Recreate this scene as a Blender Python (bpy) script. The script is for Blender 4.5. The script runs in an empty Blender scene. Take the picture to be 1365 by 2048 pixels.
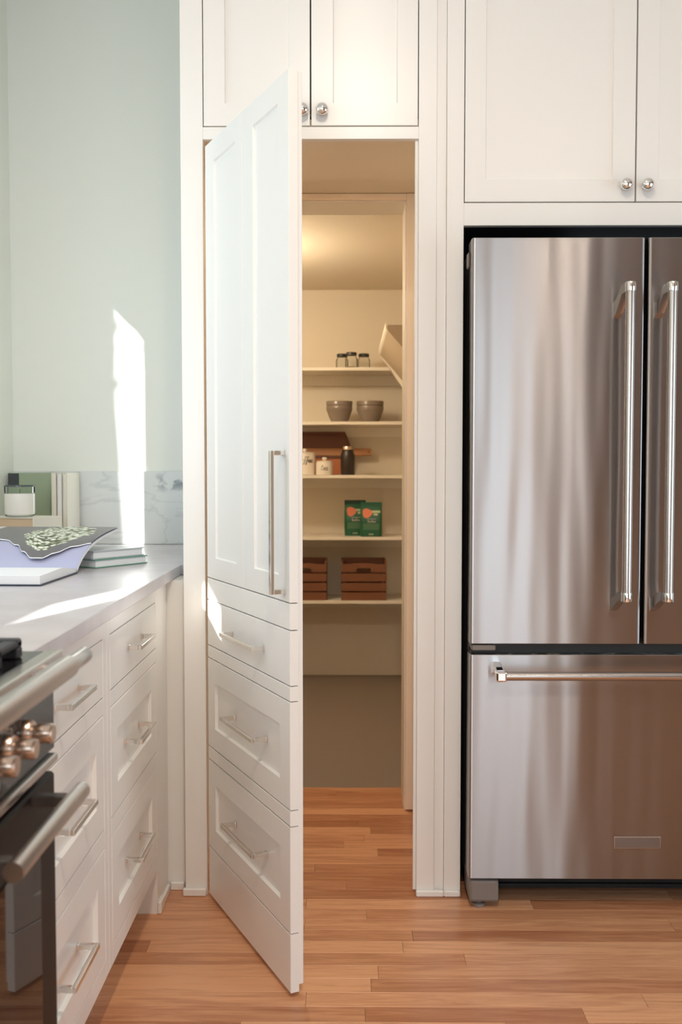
import bpy, bmesh, math, random
from mathutils import Vector, Matrix

sc = bpy.context.scene
COL = sc.collection
random.seed(7)
PI = math.pi

# ------------------------------------------------------------------ camera
F = 1991.0
PITCH = math.atan(89 / F)
YAW = 14.5 / F
cd = bpy.data.cameras.new('camera')
cam = bpy.data.objects.new('camera', cd)
COL.objects.link(cam)
cam.location = (0, 0, 1.2)
cam.rotation_euler = (PI / 2 - PITCH, 0, YAW)
cd.sensor_fit = 'VERTICAL'
cd.sensor_height = 36.0
cd.lens = 36.0 * F / 2048
cd.clip_start = 0.02
cd.dof.use_dof = True
cd.dof.focus_distance = 2.62
cd.dof.aperture_fstop = 4.5
sc.camera = cam

# ------------------------------------------------------------------ world, sun, daylight, lamps, exposure
W = bpy.data.worlds.new('world')
sc.world = W
W.use_nodes = True
bg = W.node_tree.nodes['Background']
bg.inputs[0].default_value = (0.80, 0.92, 1.0, 1)
bg.inputs[1].default_value = 0.45


def lamp(kind, name, loc, direction, energy, color, **kw):
    l = bpy.data.lights.new(name, kind)
    l.energy = energy
    l.color = color
    for k, v in kw.items():
        setattr(l, k, v)
    o = bpy.data.objects.new(name, l)
    o.location = loc
    o.rotation_euler = Vector(direction).to_track_quat('-Z', 'Y').to_euler()
    COL.objects.link(o)
    return o


DAY = (0.72, 0.87, 1.0)
WARM = (1.0, 0.86, 0.70)
lamp('SUN', 'sun', (-3, -4, 4), (0.33, 1.0, -0.37), 20.0, (1.0, 0.97, 0.92), angle=0.008)
# daylight coming in at the window openings (left wall and the wall behind the camera)
lamp('AREA', 'daylight_side_window', (-1.36, 2.29, 1.79), (1, 0, -0.1), 7.5, DAY, shape='RECTANGLE', size=0.70, size_y=1.05)
lamp('AREA', 'daylight_glass_door', (1.04, -1.66, 1.1), (0, 1, 0), 12, DAY, shape='RECTANGLE', size=0.46, size_y=2.0)
lamp('AREA', 'daylight_back_window', (-0.72, -1.66, 1.3), (0, 1, 0), 31, DAY, shape='RECTANGLE', size=0.85, size_y=1.6)
lamp('AREA', 'daylight_slim_window', (1.57, -1.66, 1.75), (0, 1, 0), 1.0, DAY, shape='RECTANGLE', size=0.10, size_y=1.0)
lamp('AREA', 'right_side_fill', (2.71, 1.25, 1.2), (-1, 0, 0), 26, DAY, shape='RECTANGLE', size=1.7, size_y=1.6)  # added cool fill from the right for the left drawers and floor
for nm, lx, ly, e in (('recessed_lamp', 0.03, 1.58, 2.4), ('recessed_lamp', 0.05, 0.6, 30), ('recessed_lamp', 1.2, -0.4, 10)):
    lamp('AREA', nm, (lx, ly, 2.985), (0, 0, -1), e, WARM, shape='DISK', size=0.12)
lamp('POINT', 'pantry_lamp', (-0.56, 4.55, 1.94), (0, 0, -1), 21, (1.0, 0.83, 0.60), shadow_soft_size=0.05)

lamp('AREA', 'passage_fill', (-0.10, 3.12, 2.12), (0, 0, -1), 1.2, (1.0, 0.80, 0.58), shape='DISK', size=0.10)  # added fill, brightens the passage floor, casing and ceiling

sc.view_settings.view_transform = 'Standard'
sc.view_settings.look = 'None'
sc.view_settings.gamma = 1.0
sc.view_settings.use_curve_mapping = False
sc.view_settings.exposure = 0.0
sc.cycles.use_denoising = True
sc.cycles.max_bounces = 10
sc.cycles.diffuse_bounces = 6
sc.cycles.sample_clamp_indirect = 6.0
sc.cycles.caustics_reflective = False
sc.cycles.caustics_refractive = False


# ------------------------------------------------------------------ materials
def mat(name, color, rough=0.5, metal=0.0, **kw):
    m = bpy.data.materials.new(name)
    m.use_nodes = True
    b = m.node_tree.nodes['Principled BSDF']
    b.inputs['Base Color'].default_value = (*color, 1)
    b.inputs['Roughness'].default_value = rough
    b.inputs['Metallic'].default_value = metal
    for k, v in kw.items():
        b.inputs[k.replace('_', ' ')].default_value = v
    return m


def nodes(m):
    nt = m.node_tree
    return nt, nt.nodes, nt.links, nt.nodes['Principled BSDF']


def coords(m, kind='Object', scale=(1, 1, 1)):
    nt, n, l, b = nodes(m)
    tc = n.new('ShaderNodeTexCoord')
    mp = n.new('ShaderNodeMapping')
    mp.inputs['Scale'].default_value = scale
    l.new(tc.outputs[kind], mp.inputs['Vector'])
    return mp


def ramp(m, stops):
    r = m.node_tree.nodes.new('ShaderNodeValToRGB')
    e = r.color_ramp.elements
    while len(e) < len(stops):
        e.new(0.5)
    for i, (p, c) in enumerate(stops):
        e[i].position = p
        e[i].color = (*c, 1)
    return r


def fine_bump(m, scale, strength, dist=0.001, mscale=(1, 1, 1)):
    nt, n, l, b = nodes(m)
    mp = coords(m, 'Object', mscale)
    t = n.new('ShaderNodeTexNoise')
    t.inputs['Scale'].default_value = scale
    t.inputs['Detail'].default_value = 3
    l.new(mp.outputs[0], t.inputs['Vector'])
    bp = n.new('ShaderNodeBump')
    bp.inputs['Strength'].default_value = strength
    bp.inputs['Distance'].default_value = dist
    l.new(t.outputs['Fac'], bp.inputs['Height'])
    l.new(bp.outputs[0], b.inputs['Normal'])


M = {}
M['paint'] = mat('cabinet_paint', (0.83, 0.81, 0.77), 0.28)
M['wall'] = mat('wall_paint', (0.86, 0.885, 0.83), 0.36)
fine_bump(M['wall'], 40, 0.05)
M['pantry'] = mat('pantry_paint', (0.72, 0.64, 0.52), 0.55)
M['passage'] = mat('passage_paint', (0.80, 0.71, 0.58), 0.5)
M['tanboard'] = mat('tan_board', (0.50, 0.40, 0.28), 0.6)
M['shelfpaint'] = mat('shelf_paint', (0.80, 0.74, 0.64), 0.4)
M['casing'] = mat('tan_casing_paint', (0.90, 0.74, 0.55), 0.45)
M['ceil'] = mat('ceiling_paint', (0.80, 0.79, 0.76), 0.7)
M['room'] = mat('far_room_paint', (0.42, 0.36, 0.30), 0.6)
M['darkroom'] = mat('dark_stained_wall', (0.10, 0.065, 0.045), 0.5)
M['chrome'] = mat('polished_chrome', (0.86, 0.85, 0.83), 0.06, 1.0)
M['nickel'] = mat('polished_nickel', (0.80, 0.78, 0.74), 0.12, 1.0)
M['darksteel'] = mat('dark_grey_plastic', (0.075, 0.065, 0.06), 0.5)
M['black'] = mat('black_recess', (0.012, 0.012, 0.011), 0.5)
M['blackgloss'] = mat('black_enamel', (0.010, 0.011, 0.012), 0.10)
M['blackglass'] = mat('black_glass', (0.006, 0.006, 0.007), 0.03, Specular_IOR_Level=0.25)
M['blackframe'] = mat('black_stainless', (0.022, 0.017, 0.014), 0.45, Specular_IOR_Level=0.15)
M['iron'] = mat('cast_iron', (0.025, 0.024, 0.027), 0.55)
M['greyfoot'] = mat('grey_plastic', (0.20, 0.17, 0.15), 0.5)
def thin_glass():
    m = bpy.data.materials.new('clear_glass')
    m.use_nodes = True
    n, l = m.node_tree.nodes, m.node_tree.links
    n.remove(n['Principled BSDF'])
    t = n.new('ShaderNodeBsdfTransparent')
    t.inputs[0].default_value = (0.96, 0.97, 0.97, 1)
    gl = n.new('ShaderNodeBsdfGlossy')
    gl.inputs['Roughness'].default_value = 0.03
    lw = n.new('ShaderNodeLayerWeight')
    lw.inputs['Blend'].default_value = 0.10
    mx = n.new('ShaderNodeMixShader')
    l.new(lw.outputs['Fresnel'], mx.inputs[0])
    l.new(t.outputs[0], mx.inputs[1])
    l.new(gl.outputs[0], mx.inputs[2])
    l.new(mx.outputs[0], n['Material Output'].inputs[0])
    return m


M['glass'] = thin_glass()
M['wax'] = mat('candle_wax', (0.88, 0.86, 0.80), 0.5, Coat_Weight=1.0, Coat_Roughness=0.05)
M['smoke'] = mat('smoked_rim', (0.10, 0.11, 0.12), 0.2)
M['blacklid'] = mat('black_lid', (0.02, 0.018, 0.015), 0.4)
M['ceramic'] = mat('white_ceramic', (0.80, 0.74, 0.66), 0.25)
M['bowl'] = mat('taupe_glaze', (0.23, 0.185, 0.15), 0.25)
M['bean'] = mat('dark_contents', (0.030, 0.022, 0.018), 0.15)
fine_bump(M['bean'], 160, 0.6, 0.002)
M['tinlid'] = mat('tin_lid', (0.72, 0.58, 0.46), 0.25, 1.0)
M['ink'] = mat('dark_ink', (0.03, 0.028, 0.026), 0.6)
M['greenbag'] = mat('green_foil', (0.012, 0.10, 0.045), 0.32)
M['greenpanel'] = mat('pale_green_print', (0.07, 0.17, 0.09), 0.4)
M['greendark'] = mat('dark_green_foil', (0.006, 0.035, 0.022), 0.35)
M['peach'] = mat('orange_print', (0.72, 0.20, 0.10), 0.45)
M['palegreen'] = mat('cream_print', (0.45, 0.52, 0.30), 0.45)
M['pinkprint'] = mat('pale_print', (0.50, 0.42, 0.36), 0.45)
M['cream'] = mat('cream_cover', (0.80, 0.77, 0.68), 0.5)
M['pagetan'] = mat('tan_page_edges', (0.66, 0.50, 0.34), 0.7)
fine_bump(M['pagetan'], 400, 0.5, 0.001, (0.05, 0.05, 1))
M['page'] = mat('white_pages', (0.84, 0.85, 0.87), 0.6)
M['greenbook'] = mat('sage_cover', (0.34, 0.42, 0.29), 0.45)
M['greenedge'] = mat('green_board', (0.16, 0.34, 0.26), 0.5)
M['slate'] = mat('slate_cover', (0.50, 0.53, 0.56), 0.4)
M['charcoal'] = mat('charcoal_print', (0.05, 0.055, 0.06), 0.5)
M['navy'] = mat('dark_cover', (0.03, 0.04, 0.07), 0.4)
M['red'] = mat('red_page', (0.75, 0.10, 0.06), 0.5)
M['badge'] = mat('badge_plate', (0.26, 0.235, 0.22), 0.35, 0.8)
M['crate'] = mat('stained_crate_wood', (0.20, 0.075, 0.033), 0.6)
M['walnut'] = mat('walnut_strip', (0.14, 0.043, 0.018), 0.45)
M['maple'] = mat('light_wood_strip', (0.42, 0.19, 0.075), 0.45)
M['cherry'] = mat('orange_wood_strip', (0.48, 0.15, 0.05), 0.45)
M['bronze'] = mat('bronze_knob', (0.62, 0.50, 0.42), 0.22, 1.0)
M['bark'] = mat('bark', (0.10, 0.07, 0.05), 0.9)
M['leaf'] = mat('outdoor_green', (0.12, 0.2, 0.06), 0.8)


def steel(name, color, rough, bump, mscale, aniso=0.6):
    m = mat(name, color, rough, 1.0)
    nt, n, l, b = nodes(m)
    b.inputs['Anisotropic'].default_value = aniso
    tg = n.new('ShaderNodeCombineXYZ')   # brushed so that reflections smear upright
    tg.inputs[2].default_value = 1.0
    l.new(tg.outputs[0], b.inputs['Tangent'])
    mp = coords(m, 'Object', mscale)
    t = n.new('ShaderNodeTexNoise')
    t.inputs['Scale'].default_value = 1.0
    t.inputs['Detail'].default_value = 2
    l.new(mp.outputs[0], t.inputs['Vector'])
    bp = n.new('ShaderNodeBump')
    bp.inputs['Strength'].default_value = 1.0
    bp.inputs['Distance'].default_value = bump
    l.new(t.outputs['Fac'], bp.inputs['Height'])
    l.new(bp.outputs[0], b.inputs['Normal'])
    return m


M['steel'] = steel('brushed_steel', (0.42, 0.395, 0.38), 0.29, 0.006, (5.5, 5.5, 0.55), 1.0)
M['bar'] = mat('brushed_bar', (0.56, 0.515, 0.48), 0.25, 1.0)


def counter_mat():
    m = mat('grey_quartz', (0.55, 0.53, 0.56), 0.3)
    nt, n, l, b = nodes(m)
    mp = coords(m)
    t = n.new('ShaderNodeTexNoise')
    t.inputs['Scale'].default_value = 9
    t.inputs['Detail'].default_value = 8
    l.new(mp.outputs[0], t.inputs['Vector'])
    r = ramp(m, [(0.3, (0.50, 0.475, 0.50)), (0.7, (0.60, 0.575, 0.60))])
    l.new(t.outputs['Fac'], r.inputs[0])
    l.new(r.outputs[0], b.inputs['Base Color'])
    return m


M['counter'] = counter_mat()


def marble_mat():
    m = mat('white_marble', (0.8, 0.8, 0.8), 0.15)
    nt, n, l, b = nodes(m)
    mp = coords(m, 'Object', (1, 1, 2.6))
    mp.inputs['Rotation'].default_value = (0, 0.25, 0)
    t = n.new('ShaderNodeTexNoise')
    t.inputs['Scale'].default_value = 3.0
    t.inputs['Detail'].default_value = 9
    t.inputs['Distortion'].default_value = 0.9
    l.new(mp.outputs[0], t.inputs['Vector'])
    r = ramp(m, [(0.470, (0.74, 0.78, 0.775)), (0.497, (0.645, 0.685, 0.685)), (0.503, (0.645, 0.685, 0.685)), (0.53, (0.74, 0.78, 0.775))])
    l.new(t.outputs['Fac'], r.inputs[0])
    # one darker broken vein high on the right
    mp2 = coords(m, 'Object', (1, 1, 1))
    t2 = n.new('ShaderNodeTexNoise')
    t2.inputs['Scale'].default_value = 14
    t2.inputs['Detail'].default_value = 10
    l.new(mp2.outputs[0], t2.inputs['Vector'])
    r2 = ramp(m, [(0.49, (0, 0, 0)), (0.56, (1, 1, 1))])
    l.new(t2.outputs['Fac'], r2.inputs[0])
    d = n.new('ShaderNodeVectorMath')
    d.operation = 'DISTANCE'
    mp3 = coords(m, 'Object', (0.9, 0, 2.2))
    l.new(mp3.outputs[0], d.inputs[0])
    d.inputs[1].default_value = (-0.650 * 0.9, 0, 1.146 * 2.2)
    r3 = ramp(m, [(0.03, (0.9, 0.9, 0.9)), (0.10, (0, 0, 0))])
    l.new(d.outputs['Value'], r3.inputs[0])
    mu = n.new('ShaderNodeMix')
    mu.data_type = 'RGBA'
    mu.blend_type = 'MULTIPLY'
    mu.inputs[0].default_value = 1
    l.new(r2.outputs[0], mu.inputs[6])
    l.new(r3.outputs[0], mu.inputs[7])
    mx = n.new('ShaderNodeMix')
    mx.data_type = 'RGBA'
    l.new(mu.outputs[2], mx.inputs[0])
    l.new(r.outputs[0], mx.inputs[6])
    mx.inputs[7].default_value = (0.20, 0.24, 0.26, 1)
    l.new(mx.outputs[2], b.inputs['Base Color'])
    return m


M['marble'] = marble_mat()


def oak(name, dark, light, per_object=True):
    m = mat(name, light, 0.3)
    nt, n, l, b = nodes(m)
    tc = n.new('ShaderNodeTexCoord')
    oi = n.new('ShaderNodeObjectInfo')
    off = n.new('ShaderNodeVectorMath')
    off.operation = 'SCALE'
    off.inputs[0].default_value = (37.0, 11.0, 3.0)
    l.new(oi.outputs['Random'], off.inputs['Scale'])
    ad = n.new('ShaderNodeVectorMath')
    l.new(tc.outputs['Object'], ad.inputs[0])
    l.new(off.outputs[0], ad.inputs[1])
    mp = n.new('ShaderNodeMapping')
    mp.inputs['Scale'].default_value = (1.3, 17, 17)
    l.new(ad.outputs[0], mp.inputs[0])
    t = n.new('ShaderNodeTexNoise')
    t.inputs['Scale'].default_value = 2.2
    t.inputs['Detail'].default_value = 7
    t.inputs['Roughness'].default_value = 0.62
    t.inputs['Distortion'].default_value = 1.6
    l.new(mp.outputs[0], t.inputs['Vector'])
    mp2 = n.new('ShaderNodeMapping')
    mp2.inputs['Scale'].default_value = (9, 340, 340)
    l.new(ad.outputs[0], mp2.inputs[0])
    t2 = n.new('ShaderNodeTexNoise')
    t2.inputs['Scale'].default_value = 1.0
    t2.inputs['Detail'].default_value = 3
    l.new(mp2.outputs[0], t2.inputs['Vector'])
    r = ramp(m, [(0.25, dark), (0.50, tuple((a + c) / 2 for a, c in zip(dark, light))), (0.72, light)])
    a1 = n.new('ShaderNodeMath')
    a1.operation = 'MULTIPLY_ADD'
    l.new(t2.outputs['Fac'], a1.inputs[0])
    a1.inputs[1].default_value = 0.22
    a1.inputs[2].default_value = -0.11
    a2 = n.new('ShaderNodeMath')
    l.new(t.outputs['Fac'], a2.inputs[0])
    l.new(a1.outputs[0], a2.inputs[1])
    a3 = n.new('ShaderNodeMath')
    a3.operation = 'MULTIPLY_ADD'
    l.new(oi.outputs['Random'], a3.inputs[0])
    a3.inputs[1].default_value = 0.44
    l.new(a2.outputs[0], a3.inputs[2])
    a4 = n.new('ShaderNodeMath')
    a4.operation = 'SUBTRACT'
    l.new(a3.outputs[0], a4.inputs[0])
    a4.inputs[1].default_value = 0.20
    l.new(a4.outputs[0], r.inputs[0])
    l.new(r.outputs[0], b.inputs['Base Color'])
    return m


M['oak'] = oak('oak_plank', (0.38, 0.145, 0.066), (0.70, 0.36, 0.19))
M['subfloor'] = mat('joint_shadow_wood', (0.09, 0.035, 0.016), 0.7)


def grey_floor():
    m = mat('grey_vinyl', (0.22, 0.17, 0.14), 0.7)
    fine_bump(m, 220, 0.25)
    return m


M['greyfloor'] = grey_floor()


def photo_print():
    """flat print on the open book's page: a grey backdrop with a bunch of small pale flowers, a lilac foot"""
    m = mat('flower_photo_print', (0.2, 0.2, 0.2), 0.3)
    nt, n, l, b = nodes(m)
    tc = n.new('ShaderNodeTexCoord')
    v = n.new('ShaderNodeTexVoronoi')
    v.inputs['Scale'].default_value = 26
    l.new(tc.outputs['UV'], v.inputs['Vector'])
    r = ramp(m, [(0.0, (0.90, 0.91, 0.86)), (0.40, (0.80, 0.82, 0.72)), (0.54, (0.30, 0.35, 0.18)), (0.75, (0.07, 0.08, 0.06))])
    l.new(v.outputs['Distance'], r.inputs[0])
    mp = n.new('ShaderNodeMapping')
    mp.inputs['Scale'].default_value = (1.9, 1.1, 0)
    l.new(tc.outputs['UV'], mp.inputs[0])
    d = n.new('ShaderNodeVectorMath')
    d.operation = 'DISTANCE'
    l.new(mp.outputs[0], d.inputs[0])
    d.inputs[1].default_value = (0.36 * 1.9, 0.56 * 1.1, 0)
    nz = n.new('ShaderNodeTexNoise')
    nz.inputs['Scale'].default_value = 9
    l.new(tc.outputs['UV'], nz.inputs['Vector'])
    ma = n.new('ShaderNodeMath')
    ma.operation = 'MULTIPLY_ADD'
    l.new(nz.outputs['Fac'], ma.inputs[0])
    ma.inputs[1].default_value = 0.22
    l.new(d.outputs['Value'], ma.inputs[2])
    rm = ramp(m, [(0.60, (1, 1, 1)), (0.63, (0, 0, 0))])
    l.new(ma.outputs[0], rm.inputs[0])
    mx = n.new('ShaderNodeMix')
    mx.data_type = 'RGBA'
    l.new(rm.outputs[0], mx.inputs[0])
    mx.inputs[6].default_value = (0.17, 0.165, 0.17, 1)
    l.new(r.outputs[0], mx.inputs[7])
    sx = n.new('ShaderNodeSeparateXYZ')
    l.new(tc.outputs['UV'], sx.inputs[0])
    r2 = ramp(m, [(0.0, (0, 0, 0)), (1.0, (0, 0, 0))])
    l.new(sx.outputs['Y'], r2.inputs[0])
    m2 = n.new('ShaderNodeMix')
    m2.data_type = 'RGBA'
    l.new(r2.outputs[0], m2.inputs[0])
    l.new(mx.outputs[2], m2.inputs[6])
    m2.inputs[7].default_value = (0.40, 0.41, 0.60, 1)
    l.new(m2.outputs[2], b.inputs['Base Color'])
    return m


M['photo'] = photo_print()
M['lilac'] = mat('lilac_page', (0.45, 0.46, 0.64), 0.35)


# ------------------------------------------------------------------ mesh helpers
class G:
    def __init__(self):
        self.bm = bmesh.new()

    def _merge(self, t):
        me = bpy.data.meshes.new('tmp')
        t.to_mesh(me)
        t.free()
        self.bm.from_mesh(me)
        bpy.data.meshes.remove(me)

    def box(self, x0, x1, y0, y1, z0, z1, bev=0.0012, seg=1):
        t = bmesh.new()
        bmesh.ops.create_cube(t, size=1)
        sx, sy, sz = x1 - x0, y1 - y0, z1 - z0
        bmesh.ops.transform(t, matrix=Matrix.Translation(((x0 + x1) / 2, (y0 + y1) / 2, (z0 + z1) / 2)) @ Matrix.Diagonal((sx, sy, sz, 1)), verts=t.verts)
        if bev:
            bev = min(bev, 0.45 * min(abs(sx), abs(sy), abs(sz)))
            bmesh.ops.bevel(t, geom=t.edges[:], offset=bev, segments=seg, affect='EDGES', profile=0.5)
        self._merge(t)
        return self

    def panel(self, x0, x1, z0, z1, t, border=None, rec=0.007, ch=0.0012, y=0.0):
        """front slab facing -y with its face at y; a sunk shaker panel when border is given"""
        bm = self.bm

        def ring(x0, x1, z0, z1, y):
            return [bm.verts.new(p) for p in ((x0, y, z0), (x1, y, z0), (x1, y, z1), (x0, y, z1))]
        rings = [ring(x0, x1, z0, z1, y + t), ring(x0, x1, z0, z1, y + ch), ring(x0 + ch, x1 - ch, z0 + ch, z1 - ch, y)]
        if border:
            bl, br, bb, bt = border if isinstance(border, tuple) else (border,) * 4
            rings.append(ring(x0 + bl, x1 - br, z0 + bb, z1 - bt, y))
            rings.append(ring(x0 + bl + .0025, x1 - br - .0025, z0 + bb + .0025, z1 - bt - .0025, y + rec))
        for a, c in zip(rings, rings[1:]):
            for i in range(4):
                j = (i + 1) % 4
                bm.faces.new((a[i], a[j], c[j], c[i]))
        bm.faces.new(rings[-1])
        bm.faces.new(rings[0][::-1])
        return self

    def prism(self, pts, axis, a, b, bev=0.0):
        """extrude a 2d outline between a and b along an axis"""
        t = bmesh.new()

        def P(p, s):
            return {'x': (s, p[0], p[1]), 'y': (p[0], s, p[1]), 'z': (p[0], p[1], s)}[axis]
        va = [t.verts.new(P(p, a)) for p in pts]
        vb = [t.verts.new(P(p, b)) for p in pts]
        n = len(pts)
        t.faces.new(va[::-1])
        t.faces.new(vb)
        for i in range(n):
            t.faces.new((va[i], va[(i + 1) % n], vb[(i + 1) % n], vb[i]))
        bmesh.ops.recalc_face_normals(t, faces=t.faces)
        if bev:
            bmesh.ops.bevel(t, geom=t.edges[:], offset=bev, segments=1, affect='EDGES')
        self._merge(t)
        return self

    def lathe(self, prof, c=(0, 0, 0), seg=32, axis='z', flip=False):
        bm = self.bm

        def P(r, h, a):
            x, y = r * math.cos(a), r * math.sin(a)
            if axis == 'z':
                q = (x, y, h)
            elif axis == 'y':
                q = (x, h, y)
            else:
                q = (h, x, y)
            return (q[0] + c[0], q[1] + c[1], q[2] + c[2])
        rows = []
        for r, h in prof:
            if r < 1e-6:
                rows.append([bm.verts.new(P(0, h, 0))])
            else:
                rows.append([bm.verts.new(P(r, h, 2 * PI * i / seg)) for i in range(seg)])
        fs = []
        for a, b in zip(rows, rows[1:]):
            for i in range(seg):
                j = (i + 1) % seg
                if len(a) == 1 and len(b) == 1:
                    continue
                if len(a) == 1:
                    fs.append(bm.faces.new((a[0], b[i], b[j])))
                elif len(b) == 1:
                    fs.append(bm.faces.new((a[i], a[j], b[0])))
                else:
                    fs.append(bm.faces.new((a[i], a[j], b[j], b[i])))
        bmesh.ops.recalc_face_normals(bm, faces=fs)
        return self

    def tube(self, pts, r, seg=10):
        bm = self.bm
        pts = [Vector(p) for p in pts]
        rows = []
        prev = None
        for i, p in enumerate(pts):
            d = (pts[min(i + 1, len(pts) - 1)] - pts[max(i - 1, 0)]).normalized()
            ref = prev if prev else (Vector((0, 0, 1)) if abs(d.z) < 0.9 else Vector((1, 0, 0)))
            u = d.cross(ref).normalized()
            w = u.cross(d).normalized()
            prev = w
            rr = r[i] if isinstance(r, (list, tuple)) else r
            rows.append([bm.verts.new(p + u * rr * math.cos(2 * PI * k / seg) + w * rr * math.sin(2 * PI * k / seg)) for k in range(seg)])
        fs = []
        for a, b in zip(rows, rows[1:]):
            for i in range(seg):
                fs.append(bm.faces.new((a[i], a[(i + 1) % seg], b[(i + 1) % seg], b[i])))
        fs.append(bm.faces.new(rows[0][::-1]))
        fs.append(bm.faces.new(rows[-1]))
        bmesh.ops.recalc_face_normals(bm, faces=fs)
        return self

    def grid(self, fn, nu, nv, thick=None, uv=False):
        """sheet from fn(u,v) -> point; thick gives it depth along -normal"""
        bm = self.bm
        vs = [[bm.verts.new(fn(i / nu, j / nv)) for j in range(nv + 1)] for i in range(nu + 1)]
        lay = bm.loops.layers.uv.verify() if uv else None
        fs = []
        for i in range(nu):
            for j in range(nv):
                f = bm.faces.new((vs[i][j], vs[i + 1][j], vs[i + 1][j + 1], vs[i][j + 1]))
                fs.append(f)
                if uv:
                    for lp, (a, b) in zip(f.loops, ((i, j), (i + 1, j), (i + 1, j + 1), (i, j + 1))):
                        lp[lay].uv = (a / nu, b / nv)
        if thick:
            bm.normal_update()
            bmesh.ops.solidify(bm, geom=fs, thickness=thick)
        return self


def obj(name, g, m, parent=None, smooth=False, loc=None, rot=None, **props):
    me = bpy.data.meshes.new(name)
    g.bm.to_mesh(me)
    g.bm.free()
    if smooth:
        for p in me.polygons:
            p.use_smooth = True
        try:
            me.set_sharp_from_angle(angle=math.radians(40))
        except Exception:
            pass
    me.materials.append(M[m] if isinstance(m, str) else m)
    o = bpy.data.objects.new(name, me)
    COL.objects.link(o)
    if parent:
        o.parent = parent
    if loc:
        o.location = loc
    if rot:
        o.rotation_euler = rot
    for k, v in props.items():
        o[k] = v
    return o


def tag(o, label, cat, group=None, kind=None):
    o['label'] = label
    o['category'] = cat
    if group:
        o['group'] = group
    if kind:
        o['kind'] = kind
    return o


def thing(name, label, cat, loc=(0, 0, 0), rz=0.0, group=None, kind=None):
    o = bpy.data.objects.new(name, None)
    o.empty_display_size = 0.05
    COL.objects.link(o)
    o.location = loc
    o.rotation_euler = (0, 0, rz)
    return tag(o, label, cat, group, kind)


def struct(name, g, m, parent=None, **k):
    o = obj(name, g, m, parent, **k)
    if not parent:
        o['kind'] = 'structure'
    return o


def copy_tree(o, parent=None):
    c = o.copy()
    COL.objects.link(c)
    if parent:
        c.parent = parent
    for ch in list(o.children):
        copy_tree(ch, c)
    return c


def holed(axis, a0, a1, z0, z1, d0, d1, holes):
    """wall slab spanning a0..a1 x z0..z1, thick d0..d1, with rectangular holes (a0,a1,z0,z1)"""
    g = G()
    A = sorted({a0, a1, *[h[0] for h in holes], *[h[1] for h in holes]})
    Zs = sorted({z0, z1, *[h[2] for h in holes], *[h[3] for h in holes]})
    for p, q in zip(A, A[1:]):
        for r, s in zip(Zs, Zs[1:]):
            ca, cz = (p + q) / 2, (r + s) / 2
            if any(h[0] < ca < h[1] and h[2] < cz < h[3] for h in holes):
                continue
            if axis == 'x':
                g.box(p, q, d0, d1, r, s, 0)
            else:
                g.box(d0, d1, p, q, r, s, 0)
    bmesh.ops.remove_doubles(g.bm, verts=g.bm.verts, dist=1e-5)
    return g


# ------------------------------------------------------------------ setting
CEIL = 3.0
YF = 2.745          # face of the tall cabinets
YB = 3.711          # back wall on the left
XL = -1.25          # left wall
# floor: slab + planks laid along x
FL = struct('floor', G().box(-1.4, 2.75, -1.7, 3.70, -0.08, -0.010, 0), 'subfloor')
row = 0.0615
y = 1.49
k = 0
while y < 3.685:
    y1 = min(y + row, 3.687)
    far = y > 2.80
    xa, xb = (-0.445, 0.255) if far else (-0.62, 1.27)
    if y < 2.60:
        xb = 1.45
    x = xa - random.uniform(0, 0.55)
    while x < xb:
        L = random.uniform(0.38, 1.05)
        p0, p1 = max(x, xa), min(x + L, xb)
        if p1 - p0 > 0.012:
            obj('plank', G().box(p0 + 0.0003, p1 - 0.0003, y + 0.0002, y1 - 0.0002, -0.012, 0.0, 0.0003), 'oak', FL)
        x += L
    y = y1
obj('boards_beyond_view', G().box(-1.4, 2.75, -1.7, 1.4895, -0.012, 0.0, 0.0), 'oak', FL, kind='stuff')
struct('floor_pantry', G().box(-0.95, 0.75, 3.688, 5.80, -0.08, 0.0, 0), 'greyfloor')

struct('ceiling', G().box(-1.4, 2.75, -1.7, 3.82, CEIL, CEIL + 0.08, 0), 'ceil')
W1 = (1.93, 2.65, 1.25, 2.33)
W2 = (-0.42, 0.193, 1.61, 1.95)
struct('wall_left', holed('y', -1.7, 3.82, 0, CEIL, XL - 0.10, XL, [W1, W2]), 'wall')
struct('wall_back', G().box(XL, -0.458, YB, YB + 0.10, 0, CEIL, 0), 'wall')
D1 = (0.80, 1.28, 0.06, 2.10)
W3 = (1.52, 1.62, 1.25, 2.25)
W4 = (-1.15, -0.30, 0.5, 2.1)
FILL_HOLE = (0.4, 2.1, 0.4, 2.0)  # opening cut for the added fill in the unseen right wall
struct('wall_front', holed('x', XL, 1.42, 0, CEIL, -1.70, -1.60, [D1, W4]), 'ceil')
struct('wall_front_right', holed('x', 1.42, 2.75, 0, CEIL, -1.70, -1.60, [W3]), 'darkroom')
struct('sun_blocker', G().box(-2.1, 3.2, -4.1, -4.0, 0, 3.3, 0), 'room')  # added slab outdoors, keeps direct sun out of the back openings
struct('wall_right', holed('y', -1.6, 3.82, 0, CEIL, 2.65, 2.75, [FILL_HOLE]), 'room')
struct('wall_far_right', G().box(1.33, 2.65, YF, YF + 0.1, 0, CEIL, 0), 'room')
for i, (w, ax) in enumerate(((W1, 'y'), (W2, 'y'), (W3, 'x'), (W4, 'x'))):
    g = G()
    t = 0.022 if ax == 'y' else 0.03
    for p in ((w[0] - t, w[0], w[2] - t, w[3] + t), (w[1], w[1] + t, w[2] - t, w[3] + t), (w[0], w[1], w[2] - t, w[2]), (w[0], w[1], w[3], w[3] + t)):
        if ax == 'y':
            g.box(XL, XL + 0.012, p[0], p[1], p[2], p[3])
        else:
            g.box(p[0], p[1], -1.60, -1.588, p[2], p[3])
    struct('window_%d' % (i + 1), g, 'paint')
g = G()
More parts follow.
